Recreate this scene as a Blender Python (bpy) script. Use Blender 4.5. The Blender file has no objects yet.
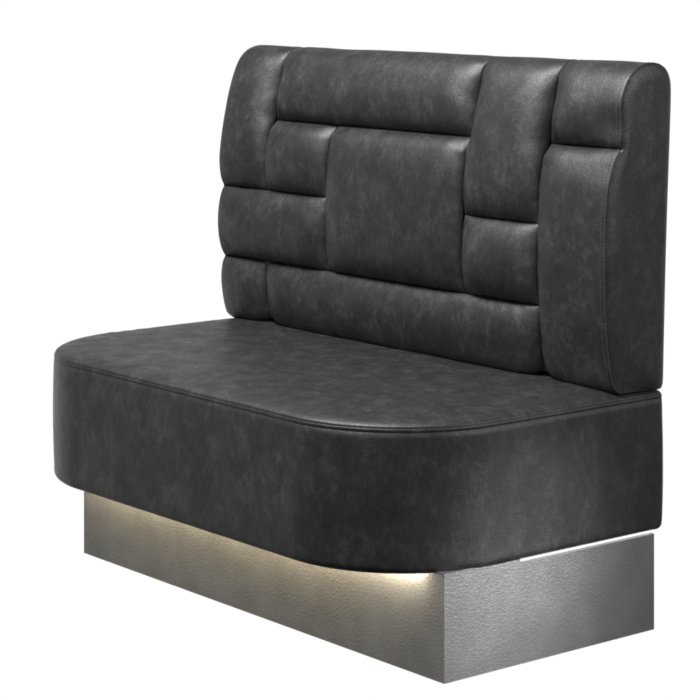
import bpy, bmesh, math
from mathutils import Vector, Matrix, noise

# ------------------------------------------------------------------ camera, world, lamps, exposure
S = bpy.context.scene
COL = S.collection
F_PX, CX, HY, HE = 2315.0, 350.0, -35.0, 1.25        # pixels of a 700 px wide picture; eye height in metres
th = math.atan2(1881.0, 2315.0)
L = (-math.sin(th), math.cos(th))
D = (math.cos(th), math.sin(th))
Z0 = F_PX * HE / (684 - HY)
X0 = (444.3 - CX) / F_PX * Z0
right = Vector((-L[0], D[0], 0)); fwd = Vector((-L[1], D[1], 0))
cam_loc = -X0 * right - Z0 * fwd + Vector((0, 0, HE))
cd = bpy.data.cameras.new('camera'); cam = bpy.data.objects.new('camera', cd); COL.objects.link(cam)
cam.matrix_world = Matrix.Translation(cam_loc) @ Matrix((right, Vector((0, 0, 1)), -fwd)).transposed().to_4x4()
cd.sensor_width = 36; cd.lens = F_PX / 700 * 36; cd.shift_y = -(350 - HY) / 700; cd.clip_end = 200; cd.clip_start = .1
S.camera = cam

w = bpy.data.worlds.new('World'); S.world = w; w.use_nodes = True
nt = w.node_tree; nt.nodes.clear()
geo = nt.nodes.new('ShaderNodeTexCoord'); sep = nt.nodes.new('ShaderNodeSeparateXYZ')
ramp = nt.nodes.new('ShaderNodeValToRGB'); mr = nt.nodes.new('ShaderNodeMapRange')
bg = nt.nodes.new('ShaderNodeBackground'); out = nt.nodes.new('ShaderNodeOutputWorld')
nt.links.new(geo.outputs['Generated'], sep.inputs[0])
mr.inputs['From Min'].default_value = -1; mr.inputs['From Max'].default_value = 1
nt.links.new(sep.outputs['Z'], mr.inputs['Value']); nt.links.new(mr.outputs[0], ramp.inputs[0])
e = ramp.color_ramp.elements
def zc(z): return (z + 1) / 2
e[0].position = zc(-.60); e[0].color = (.12, .12, .12, 1)
e[1].position = zc(-.43); e[1].color = (1, 1, 1, 1)
for z, v in ((.10, 1), (.30, .26), (.75, .22), (1, .28)):
    k = e.new(zc(z)); k.color = (v, v, v, 1)
# the white backdrop stands behind the bench; the studio behind the camera is dimmer
dotn = nt.nodes.new('ShaderNodeVectorMath'); dotn.operation = 'DOT_PRODUCT'; dotn.inputs[1].default_value = fwd
nt.links.new(geo.outputs['Generated'], dotn.inputs[0])
m2 = nt.nodes.new('ShaderNodeMapRange'); m2.interpolation_type = 'SMOOTHSTEP'
m2.inputs['From Min'].default_value = .30; m2.inputs['From Max'].default_value = .75
m2.inputs['To Min'].default_value = .22; m2.inputs['To Max'].default_value = 1
nt.links.new(dotn.outputs['Value'], m2.inputs['Value'])
vm = nt.nodes.new('ShaderNodeVectorMath'); vm.operation = 'SCALE'
nt.links.new(ramp.outputs[0], vm.inputs[0]); nt.links.new(m2.outputs[0], vm.inputs['Scale'])
nt.links.new(vm.outputs[0], bg.inputs[0]); bg.inputs[1].default_value = 1.0
nt.links.new(bg.outputs[0], out.inputs[0])

def area(name, loc, target, size, power, col=(1, 1, 1), sy=None):
    l = bpy.data.lights.new(name, 'AREA'); l.energy = power; l.color = col; l.size = size
    if sy: l.shape = 'RECTANGLE'; l.size_y = sy
    o = bpy.data.objects.new(name, l); COL.objects.link(o); o.location = loc
    o.rotation_euler = (Vector(target) - Vector(loc)).to_track_quat('-Z', 'Y').to_euler()
    return o
area('softbox_lamp', (-.7, -1.0, 3.1), (-.6, .3, .7), 1.6, 190, sy=1.1)
area('front_lamp', (.9, -3.2, 2.2), (-.5, .2, .6), 1.6, 24, sy=1.2)
area('side_lamp', (2.4, 1.3, 1.9), (0, .3, .6), 1.0, 44, sy=1.0)
sl = bpy.data.lights.new('plinth_fill_spot', 'SPOT'); sl.energy = 95; sl.spot_size = math.radians(31); sl.spot_blend = 1; sl.shadow_soft_size = .14  # added spot, gives the plinth's right face its bright-to-dark falloff
so = bpy.data.objects.new('plinth_fill_spot', sl); COL.objects.link(so); so.location = (.80, .64, .52)
so.rotation_euler = (Vector((0, .12, .10)) - so.location).to_track_quat('-Z', 'Y').to_euler()

S.view_settings.view_transform = 'Standard'; S.view_settings.look = 'None'
S.view_settings.exposure = 0; S.view_settings.gamma = 1
S.cycles.max_bounces = 8

# ------------------------------------------------------------------ materials
def mat(name):
    m = bpy.data.materials.new(name); m.use_nodes = True
    n = m.node_tree; return m, n, n.nodes['Principled BSDF'], n.nodes, n.links

def leather():
    m, t, b, N, K = mat('charcoal_leather')
    tc = N.new('ShaderNodeTexCoord')
    def noise_n(scale, detail, rough, dist=0, sc=(1, 1, 1)):
        mp = N.new('ShaderNodeMapping'); mp.inputs['Scale'].default_value = sc
        K.new(tc.outputs['Object'], mp.inputs[0])
        n = N.new('ShaderNodeTexNoise'); n.inputs['Scale'].default_value = scale
        n.inputs['Detail'].default_value = detail; n.inputs['Roughness'].default_value = rough
        n.inputs['Distortion'].default_value = dist; K.new(mp.outputs[0], n.inputs['Vector']); return n
    cloud = noise_n(19, 11, .70, .3, (1, 1, .8))
    scuff = noise_n(38, 9, .78, .6, (1, 1, .7))
    streak = noise_n(85, 6, .7, .4, (1, 1, .6))
    fine = noise_n(420, 2, .6)
    def mth(op, a, b_, c=None):
        q = N.new('ShaderNodeMath'); q.operation = op
        for i, v in enumerate((a, b_, c)):
            if v is None: continue
            if isinstance(v, (int, float)): q.inputs[i].default_value = v
            else: K.new(v, q.inputs[i])
        return q.outputs[0]
    mixv = mth('ADD', mth('MULTIPLY', cloud.outputs[0], .52), mth('MULTIPLY', streak.outputs[0], .32))
    mixv = mth('ADD', mixv, mth('MULTIPLY', fine.outputs[0], .16))
    sc_ = mth('MULTIPLY', mth('MAXIMUM', mth('SUBTRACT', scuff.outputs[0], .56), 0), .75)
    mixv = mth('ADD', mixv, sc_)
    r = N.new('ShaderNodeValToRGB'); el = r.color_ramp.elements
    el[0].position = .39; el[0].color = (.0075, .0075, .0074, 1)
    el[1].position = .65; el[1].color = (.0505, .0502, .0490, 1)
    k = el.new(.51); k.color = (.0184, .0183, .0179, 1)
    K.new(mixv, r.inputs[0]); K.new(r.outputs[0], b.inputs['Base Color'])
    rr = N.new('ShaderNodeMapRange'); rr.inputs['From Min'].default_value = .35; rr.inputs['From Max'].default_value = .65
    rr.inputs['To Min'].default_value = .50; rr.inputs['To Max'].default_value = .40
    K.new(mixv, rr.inputs[0]); K.new(rr.outputs[0], b.inputs['Roughness'])
    b.inputs['Specular IOR Level'].default_value = .5
    # grain, pores and fine wrinkles as bump
    vor = N.new('ShaderNodeTexVoronoi'); vor.feature = 'DISTANCE_TO_EDGE'; vor.inputs['Scale'].default_value = 330
    K.new(tc.outputs['Object'], vor.inputs['Vector'])
    g = mth('MINIMUM', vor.outputs['Distance'], .25)
    wr = noise_n(60, 6, .7, 1.4, (1, 1, .6))
    b1 = N.new('ShaderNodeBump'); b1.inputs['Strength'].default_value = .38; b1.inputs['Distance'].default_value = .0016
    K.new(g, b1.inputs['Height'])
    b2 = N.new('ShaderNodeBump'); b2.inputs['Strength'].default_value = .16; b2.inputs['Distance'].default_value = .006
    K.new(wr.outputs[0], b2.inputs['Height']); K.new(b1.outputs[0], b2.inputs['Normal'])
    b3 = N.new('ShaderNodeBump'); b3.inputs['Strength'].default_value = .25; b3.inputs['Distance'].default_value = .0008
    K.new(fine.outputs[0], b3.inputs['Height']); K.new(b2.outputs[0], b3.inputs['Normal'])
    K.new(b3.outputs[0], b.inputs['Normal'])
    return m

def simple(name, col, rough, metal=0, emit=None, strength=0):
    m, t, b, N, K = mat(name)
    b.inputs['Base Color'].default_value = (*col, 1); b.inputs['Roughness'].default_value = rough
    b.inputs['Metallic'].default_value = metal
    if emit:
        b.inputs['Emission Color'].default_value = (*emit, 1); b.inputs['Emission Strength'].default_value = strength
    tc = N.new('ShaderNodeTexCoord'); n = N.new('ShaderNodeTexNoise'); n.inputs['Scale'].default_value = 120
    K.new(tc.outputs['Object'], n.inputs['Vector'])
    bp = N.new('ShaderNodeBump'); bp.inputs['Strength'].default_value = .2; bp.inputs['Distance'].default_value = .001
    K.new(n.outputs[0], bp.inputs['Height']); K.new(bp.outputs[0], b.inputs['Normal'])
    return m

def textured_metal(name, base):
    m, t, b, N, K = mat(name)
    tc = N.new('ShaderNodeTexCoord')
    b.inputs['Metallic'].default_value = .8; b.inputs['Roughness'].default_value = .39
    n0 = N.new('ShaderNodeTexNoise'); n0.inputs['Scale'].default_value = 14; n0.inputs['Detail'].default_value = 4
    K.new(tc.outputs['Object'], n0.inputs['Vector'])
    r = N.new('ShaderNodeValToRGB'); r.color_ramp.elements[0].position = .3; r.color_ramp.elements[1].position = .7
    r.color_ramp.elements[0].color = tuple(c * .9 for c in base) + (1,); r.color_ramp.elements[1].color = tuple(c * 1.1 for c in base) + (1,)
    K.new(n0.outputs[0], r.inputs[0]); K.new(r.outputs[0], b.inputs['Base Color'])
    n = N.new('ShaderNodeTexNoise'); n.inputs['Scale'].default_value = 150; n.inputs['Detail'].default_value = 1.5
    n.inputs['Roughness'].default_value = .55; n.inputs['Distortion'].default_value = 1.2
    mp = N.new('ShaderNodeMapping'); mp.inputs['Scale'].default_value = (1.1, 1.1, 1.8)
    K.new(tc.outputs['Object'], mp.inputs[0]); K.new(mp.outputs[0], n.inputs['Vector'])
    cr = N.new('ShaderNodeValToRGB'); cr.color_ramp.elements[0].position = .35; cr.color_ramp.elements[1].position = .7; cr.color_ramp.interpolation = 'EASE'
    K.new(n.outputs[0], cr.inputs[0])
    bp = N.new('ShaderNodeBump'); bp.inputs['Strength'].default_value = .21; bp.inputs['Distance'].default_value = .0012
    K.new(cr.outputs[0], bp.inputs['Height']); K.new(bp.outputs[0], b.inputs['Normal'])
    return m

LEATHER = leather()
THREAD = simple('dark_thread', (.07, .07, .068), .5)
PIPING = simple('piping_leather', (.04, .04, .038), .45)
METAL = textured_metal('hammered_steel', (.31, .310, .309))
LED = simple('warm_led', (1, .9, .7), .5, 0, (1, .79, .46), 270)
LED_HOT = simple('bright_warm_led', (1, .9, .7), .5, 0, (1, .85, .60), 280)
GLOW = simple('white_gap_glow', (.9, .9, .9), .5, 0, (1, 1, .98), 1.3)  # emissive white for the bright gap under the seat, no actual LED
PLY = simple('grey_board', (.2, .2, .2), .6)

# ------------------------------------------------------------------ helpers
def link(name, bm, m, parent, smooth=True, flat_angle=None):
    me = bpy.data.meshes.new(name)
    bmesh.ops.remove_doubles(bm, verts=bm.verts, dist=1e-6)
    bmesh.ops.recalc_face_normals(bm, faces=bm.faces)
    bm.to_mesh(me); bm.free()
    if smooth:
        for p in me.polygons: p.use_smooth = True
    me.materials.append(m)
    o = bpy.data.objects.new(name, me); COL.objects.link(o); o.parent = parent
    return o

def box(bm, x0, x1, y0, y1, z0, z1, bev=0):
    r = bmesh.ops.create_cube(bm, size=1)
    for v in r['verts']:
        v.co = Vector((x0 + (v.co.x + .5) * (x1 - x0), y0 + (v.co.y + .5) * (y1 - y0), z0 + (v.co.z + .5) * (z1 - z0)))
    if bev:
        es = list({e_ for v in r['verts'] for e_ in v.link_edges})
        bmesh.ops.bevel(bm, geom=es, offset=bev, segments=2, affect='EDGES', profile=.5)

def tube(bm, pts, r, n=8, caps=True):
    rings = []
    for i, p in enumerate(pts):
        a = pts[max(i - 1, 0)]; b = pts[min(i + 1, len(pts) - 1)]
        t = (b - a).normalized()
        u = t.cross(Vector((0, 0, 1)))
        if u.length < .1: u = t.cross(Vector((1, 0, 0)))
        u.normalize(); v = t.cross(u)
        rings.append([bm.verts.new(p + r * (math.cos(2 * math.pi * k / n) * u + math.sin(2 * math.pi * k / n) * v)) for k in range(n)])
    for a, b in zip(rings, rings[1:]):
        for k in range(n): bm.faces.new((a[k], a[(k + 1) % n], b[(k + 1) % n], b[k]))
    if caps:
        bm.faces.new(rings[0]); bm.faces.new(rings[-1])

def catmull(P, n=24):
    out = []
    for i in range(len(P) - 1):
        p0 = P[max(i - 1, 0)]; p1 = P[i]; p2 = P[i + 1]; p3 = P[min(i + 2, len(P) - 1)]
        for k in range(n):
            t = k / n
            out.append(tuple(.5 * (2 * b + (c - a) * t + (2 * a - 5 * b + 4 * c - d) * t * t + (-a + 3 * b - 3 * c + d) * t ** 3)
                             for a, b, c, d in zip(p0, p1, p2, p3)))
    out.append(tuple(P[-1])); return out

def nz(v): return noise.noise(v)

# ------------------------------------------------------------------ the bench
bench = bpy.data.objects.new('banquette_bench', None); COL.objects.link(bench)
bench.location = (-.6, .2, 0)
bench['label'] = 'charcoal leather banquette bench with patchwork panelled backrest on a textured steel plinth with warm light'
bench['category'] = 'bench'
class _P: pass

# ---------------- seat
SX0, SX1, SY0, SY1 = -1.228, .008, -.143, .547
RF, RB = .255, .014
def ring(d, nc=40, ns=60):
    """rounded-rectangle outline, offset inwards by d; front corners large, rear corners small"""
    x0, x1, y0, y1 = SX0 + d, SX1 - d, SY0 + d, SY1 - d
    rf, rb = max(RF - d, .02), max(RB - d, .004)
    pts = []
    def corner(cx, cy, r, a0):
        for k in range(nc + 1):
            a = math.radians(a0 + 90 * k / nc); pts.append((cx + r * math.cos(a), cy + r * math.sin(a)))
    def straight(n):
        pts.append(None)
    def seg(a, b, n):
        for k in range(1, n): t = k / n; pts.append((a[0] + (b[0] - a[0]) * t, a[1] + (b[1] - a[1]) * t))
    seg((x0 + rf, y0), (x1 - rf, y0), ns); corner(x1 - rf, y0 + rf, rf, -90)
    seg((x1, y0 + rf), (x1, y1 - rb), ns // 2); corner(x1 - rb, y1 - rb, rb, 0)
    seg((x1 - rb, y1), (x0 + rb, y1), ns); corner(x0 + rb, y1 - rb, rb, 90)
    seg((x0, y1 - rb), (x0, y0 + rf), ns // 2); corner(x0 + rf, y0 + rf, rf, 180)
    return pts
ZB = .1865
prof = [(.30, ZB), (.16, ZB), (.06, ZB), (.014, ZB)]
for k in range(1, 7):
    a = math.radians(90 * k / 6); prof.append((.014 - .014 * math.sin(a), ZB + .014 - .014 * math.cos(a)))
for k in range(1, 26):
    t = k / 26; prof.append((-.002 * math.sin(math.pi * t) , ZB + .014 + (.4325 - ZB - .014) * t))
prof += [(.0002, .4338), (.0012, .4345), (.0004, .4352), (-.0002, .4370), (.0000, .4395), (.0006, .4408), (.0020, .4415), (.0012, .4424),
         (.0030, .4452), (.0060, .4475), (.011, .4498), (.018, .4518), (.028, .4537), (.042, .4553), (.060, .4565), (.08, .4573),
         (.10, .4578), (.13, .4583), (.16, .4586), (.19, .4588), (.22, .459), (.25, .459), (.28, .459), (.30, .459), (.32, .459)]
seat_bm = bmesh.new(); prev = None
for (d, z) in prof:
    r = []
    for i, (x, y) in enumerate(ring(d)):
        v = Vector((x, y, z))
        if z > .446 and d > .012:
            wob = min(1, d / .08) * max(0, min(1, (.29 - d) / .08))
            v.z += wob * (.0022 * nz(Vector((x * 5, y * 5, 3))) + .0006 * nz(Vector((x * 22, y * 22, 7))))
            v.z += .0011 * math.exp(-((d - .03) / .018) ** 2) * nz(Vector((x * 48, y * 48, 1)))
        elif ZB + .02 < z < .43:
            wob = .0016 * nz(Vector((x * 7, y * 7, z * 6))) + .0005 * nz(Vector((x * 30, y * 30, z * 14)))
            c = Vector((-.6, .25, 0)); dr = (Vector((x, y, 0)) - c).normalized(); v += dr * wob
        r.append(seat_bm.verts.new(v))
    if prev:
        n = len(r)
        for k in range(n): seat_bm.faces.new((prev[k], prev[(k + 1) % n], r[(k + 1) % n], r[k]))
    else: first = r
    prev = r
seat_bm.faces.new(prev); seat_bm.faces.new(list(reversed(first)))
seat = link('seat', seat_bm, LEATHER, bench)

def stitches(bm, pts, step, length, r, normal=None):
    """pts: dense polyline; one short sunk thread every step metres"""
    acc = [0]
    for a, b in zip(pts, pts[1:]): acc.append(acc[-1] + (b - a).length)
    def at(s):
        lo, hi = 0, len(acc) - 1
        while hi - lo > 1:
            m_ = (lo + hi) // 2
            if acc[m_] <= s: lo = m_
            else: hi = m_
        t = (s - acc[lo]) / max(acc[hi] - acc[lo], 1e-9); return pts[lo].lerp(pts[hi], t)
    s = .002
    while s + length < acc[-1]:
        a, b = at(s), at(s + length)
        tube(bm, [a, a.lerp(b, .25), a.lerp(b, .75), b], r, 5); s += step
sb = bmesh.new()
rg = [Vector((x, y, .4345)) for x, y in ring(.0012, 40, 400)]
stitches(sb, rg + [rg[0]], .0062, .0046, .0007)
link('stitching', sb, THREAD, seat)

# ---------------- backrest
BX0, BX1 = -1.218, 0.0
O_pts = [(.432, .4520), (.418, .464), (.410, .485), (.404, .515), (.398, .56), (.3935, .62), (.392, .69), (.393, .76), (.397, .83),
         (.4075, .90), (.420, .955), (.4345, 1.0), (.452, 1.034), (.472, 1.0535), (.495, 1.0635), (.520, 1.0665), (.543, 1.0625)]
OC = catmull(O_pts, 30)
acc = [0]
for a, b in zip(OC, OC[1:]): acc.append(acc[-1] + math.hypot(b[0] - a[0], b[1] - a[1]))
STOT = acc[-1]
def O(s):
    s = min(max(s, 0), STOT); lo, hi = 0, len(acc) - 1
    while hi - lo > 1:
        m_ = (lo + hi) // 2
        if acc[m_] <= s: lo = m_
        else: hi = m_
    t = (s - acc[lo]) / max(acc[hi] - acc[lo], 1e-9)
    y = OC[lo][0] + (OC[hi][0] - OC[lo][0]) * t; z = OC[lo][1] + (OC[hi][1] - OC[lo][1]) * t
    return y, z
def ON(s):
    a = O(s - .012); b = O(s + .012); ty, tz = b[0] - a[0], b[1] - a[1]; l = math.hypot(ty, tz)
    return (tz / l, -ty / l)          # inward normal (into the backrest)
def s_of_z(z):
    for i in range(len(OC)):
        if OC[i][1] >= z: return acc[i]
R1, R2, R3 = s_of_z(.591), s_of_z(.752), s_of_z(.914)
DEPTH, DEEP = .034, .046
def rise(t, p=.53):
    t = min(max(t, 0), 1); return (1 - (1 - t) ** 2) ** p
def depth_at(s, x):
    k = (s - s_of_z(.985)) / (STOT - .03 - s_of_z(.985)); k = min(max(k, 0), 1)
    return (DEPTH + (DEEP - DEPTH) * min(1, max(0, min(x - BX0, BX1 - x) / .09))) * (1 - .97 * k * k * (3 - 2 * k)) * (.72 if s < R3 - .03 else .72 + .28 * min(1, (s - R3 + .03) / .03))
def pad_point(x, s, x0, x1, s0, s1, flags, seed=0):
    """flags = which of left,right,bottom,top edges are pulled down into a seam"""
    l, r_, b_, t_ = flags
    wx = min(.075, (x1 - x0) * .5); ws = min(.085, (s1 - s0) * .5)
    fx = fs = 1
    if l: fx = min(fx, rise((x - x0) / wx))
    else: fx = min(fx, .90 + .10 * rise((x - x0) / .03))
    if r_: fx = min(fx, rise((x1 - x) / wx))
    else: fx = min(fx, .90 + .10 * rise((x1 - x) / .03))
    if b_: fs = min(fs, rise((s - s0) / ws))
    if t_: fs = min(fs, rise((s1 - s) / ws))
    h = fx * fs
    # extra crown in the middle of the pad
    tx = (x - x0) / (x1 - x0); ts = (s - s0) / (s1 - s0)
    crown = .0055 * math.sin(math.pi * tx) * (math.sin(math.pi * ts) if t_ else 1) * (0 if s > STOT - .02 else 1) if (t_ or b_) and t_ else .0
    de = min((x - x0) if l else 9, (x1 - x) if r_ else 9, (s - s0) if b_ else 9, (s1 - s) if t_ else 9)
    puck = .0026 * math.exp(-de / .018) * min(1, de / .004) * nz(Vector((x * 42, s * 42, 5 + seed)))
    soft = .0022 * nz(Vector((x * 7, s * 7, 11 + seed * 3))) * min(1, de / .03)
    y, z = O(s); ny, nz_ = ON(s)
    off = depth_at(s, x) * (1 - h) - crown - puck - soft
    if x1 == BX1:                       # the top roll is drawn in a little at the welted end
        fz = math.exp(-((z - .950) / .034) ** 2) if s0 > 0 else math.exp(-((z - .895) / .05) ** 2)
        off += (.013 if s0 > 0 else .009) * h * fz * math.exp(-((x1 - x) / .07) ** 2)
    return Vector((x, y + ny * off, z + nz_ * off))
def clustered(a, b, n, lo, hi):
    out = []
    for k in range(n + 1):
        t = k / n
        if lo and hi: u = .5 - .5 * math.cos(math.pi * t)
        elif lo: u = 1 - math.cos(math.pi / 2 * t)
        elif hi: u = math.sin(math.pi / 2 * t)
        else: u = t
        u = .75 * u + .25 * t
        out.append(a + (b - a) * u)
    return out

C1, C2, C3, C4 = -1.076, -.857, -.421, -.203
pads = [  # x0, x1, s0, s1, dip flags (left, right, bottom, top)
    (BX0, C1, R2, STOT, (0, 1, 1, 0)),        # tall pad at the left end
    (C1, C3, R3, STOT, (1, 1, 1, 0)),         # long top pad
    (C1, C2, R2, R3, (1, 1, 1, 1)),
    (C2, C3, R1, R3, (1, 1, 1, 1)),           # big square
    (BX0, C2, R1, R2, (0, 1, 1, 1)),
    (BX0, C1, 0, R1, (0, 1, 0, 1)),
    (C1, C4, 0, R1, (1, 1, 0, 1)),            # long bottom pad
    (C3, C4, R2, STOT, (1, 1, 1, 0)),
    (C3, C4, R1, R2, (1, 1, 1, 1)),
    (C4, BX1, R3, STOT, (1, 0, 1, 0)),
    (C4, BX1, 0, R3, (1, 0, 0, 1)),
]
# backrest core: back, underside and the ground the seams are pulled down to
back_curve = catmull([(.543, 1.0625), (.558, 1.0535), (.568, 1.036), (.571, 1.01), (.568, .93), (.561, .80), (.555, .65), (.551, .53),
                      (.5495, .472), (.548, .457), (.543, .4515), (.530, .4500)], 8)
core = [(O(STOT * k / 80), ON(STOT * k / 80)) for k in range(81)]
core_pts = [(c[0][0] + c[1][0] * .056 * min(1, (80 - k) / 8, .3 + k / 8), c[0][1] + c[1][1] * .056 * min(1, (80 - k) / 8, .3 + k / 8)) for k, c in enumerate(core)]
outline = core_pts + back_curve[1:]
cb = bmesh.new(); rings = []
xs = [BX0 + (BX1 - BX0) * k / 40 for k in range(41)]
for x in xs: rings.append([cb.verts.new((x, p[0], p[1])) for p in outline])
for a, b in zip(rings, rings[1:]):
    for k in range(len(a)): cb.faces.new((a[k], a[(k + 1) % len(a)], b[(k + 1) % len(a)], b[k]))
backrest = link('backrest', cb, LEATHER, bench)

for i, (x0, x1, s0, s1, fl) in enumerate(pads):
    nx = max(20, int((x1 - x0) / .0055)); ns = max(20, int((s1 - s0) / .0055))
    X = clustered(x0 + (.0004 if fl[0] else 0), x1 - (.0004 if fl[1] else 0), nx, fl[0], fl[1])
    Sv = clustered(s0 + (.0004 if fl[2] else 0), s1 - (.0004 if fl[3] else 0), ns, fl[2], fl[3])
    pb = bmesh.new()
    G = []
    for ix, x in enumerate(X):
        col = []
        for s in Sv:
            p = pad_point(x, s, x0, x1, s0, s1, fl, i)
            g = .0011 * depth_at(s, x) / DEEP           # the seam itself is an open, dark fold
            if ix == 0 and fl[0]: p.x += g
            if ix == len(X) - 1 and fl[1]: p.x -= g
            col.append(pb.verts.new(p))
        G.append(col)
    for a, b in zip(G, G[1:]):
        for k in range(len(a) - 1): pb.faces.new((a[k], b[k], b[k + 1], a[k + 1]))
    link('padded_panel', pb, LEATHER, backrest)

def end_panel(xe, sgn, plist):
    """soft leather end of the backrest, outlined by the pads that reach it"""
    front = []
    for (x0, x1, s0, s1, fl) in plist:
        i = pads.index((x0, x1, s0, s1, fl))
        for s in clustered(s0, s1, 60, fl[2], fl[3]):
            p = pad_point(xe, s, x0, x1, s0, s1, fl, i); front.append((p.y, p.z))
    loop = front + list(back_curve[1:])
    q = [loop[0]]
    for p in loop[1:]:
        if math.hypot(p[0] - q[-1][0], p[1] - q[-1][1]) > .0012: q.append(p)
    n = len(q)
    nor = []
    for i in range(n):
        a, b = q[i - 6], q[(i + 6) % n]; ty, tz = b[0] - a[0], b[1] - a[1]; l = math.hypot(ty, tz) or 1
        nor.append((tz / l, -ty / l))
    for _ in range(10):
        nor = [tuple((nor[i - 1][c] + nor[i][c] + nor[(i + 1) % n][c]) / 3 for c in (0, 1)) for i in range(n)]
    nor = [(a / (math.hypot(a, b) or 1), b / (math.hypot(a, b) or 1)) for a, b in nor]
    bm = bmesh.new(); prevr = None
    rings_d = [0, .0006, .0015, .003, .005, .008, .011, .015, .019, .023]
    cur = q
    for j, d in enumerate(rings_d):
        if j:
            dd = d - rings_d[j - 1]
            cur = [(p[0] + nr[0] * dd, p[1] + nr[1] * dd) for p, nr in zip(cur, nor)]
            for _ in range(int(j * 5)):
                cur = [tuple((cur[i - 1][c] + 2 * cur[i][c] + cur[(i + 1) % n][c]) / 4 for c in (0, 1)) for i in range(n)]
        t = min(1, d / .023); hx = .0085 * (1 - (1 - t) ** 2) ** .6
        if j == 1: hx = .0004
        r = [bm.verts.new((xe + sgn * (hx + (.0012 * nz(Vector((p[0] * 12, p[1] * 12, 2))) * 4 * t * (1 - t))), p[0], p[1])) for p in cur]
        if prevr:
            for k in range(n): bm.faces.new((prevr[k], prevr[(k + 1) % n], r[(k + 1) % n], r[k]))
        prevr = r
    f = bm.faces.new(prevr)
    bmesh.ops.triangulate(bm, faces=[f])
    link('end_panel', bm, LEATHER, backrest)
    return front
fr = end_panel(BX1, 1, [pads[10], pads[9]])
end_panel(BX0, -1, [pads[5], pads[4], pads[0]])
# the welt along the visible end and the stitch line beside it
def along(x, lift):
    pts = []
    for idx in (10, 9):
        x0, x1, s0, s1, fl = pads[idx]
        for k in range(121):
            s = s0 + .001 + (s1 - s0 - .002) * k / 120
            p = pad_point(x, s, x0, x1, s0, s1, fl, idx); n = ON(s); p.y -= n[0] * lift; p.z -= n[1] * lift
            if not pts or (p - pts[-1]).length > .0015: pts.append(p)
    return pts
wb = bmesh.new(); tube(wb, along(-.0004, -.0003), .0013, 8); link('piping', wb, PIPING, backrest)
tb = bmesh.new(); stitches(tb, along(-.0085, .0001), .0062, .0046, .0007); link('stitching', tb, THREAD, backrest)

# ---------------- plinth
PZ = .1800
pm = bmesh.new(); box(pm, -1.157, 0, 0, .526, 0, PZ)
plinth = link('plinth', pm, METAL, bench, smooth=False)
pm = bmesh.new(); box(pm, -.30, -.0002, .0002, .1815, PZ, ZB + .0045); link('spacer_plate', pm, METAL, plinth, smooth=False)
pm = bmesh.new(); box(pm, -1.05, -.31, .04, .50, PZ, ZB + .0005); link('seat_support', pm, PLY, plinth, smooth=False)
pm = bmesh.new(); box(pm, -.012, -.0005, .1825, .5255, PZ + .0034, ZB - .0004); link('glow_strip', pm, GLOW, plinth, smooth=False)  # added glowing strip, stands in for the white gap between seat and plinth
pm = bmesh.new(); box(pm, -1.14, -.255, -.021, -.015, ZB - .004, ZB - .0002, .001); link('glow_strip', pm, LED, seat, smooth=False)
pm = bmesh.new(); box(pm, -.25, -.0865, -.021, -.015, ZB - .0016, ZB - .0002); box(pm, -.086, -.060, -.018, -.012, ZB - .0014, ZB - .0002)
link('glow_strip', pm, LED_HOT, seat, smooth=False)

# everything above was modelled in world space: keep it there under the empty at the bench's base
bpy.context.view_layer.update()
for ch in bench.children: ch.matrix_parent_inverse = bench.matrix_world.inverted()
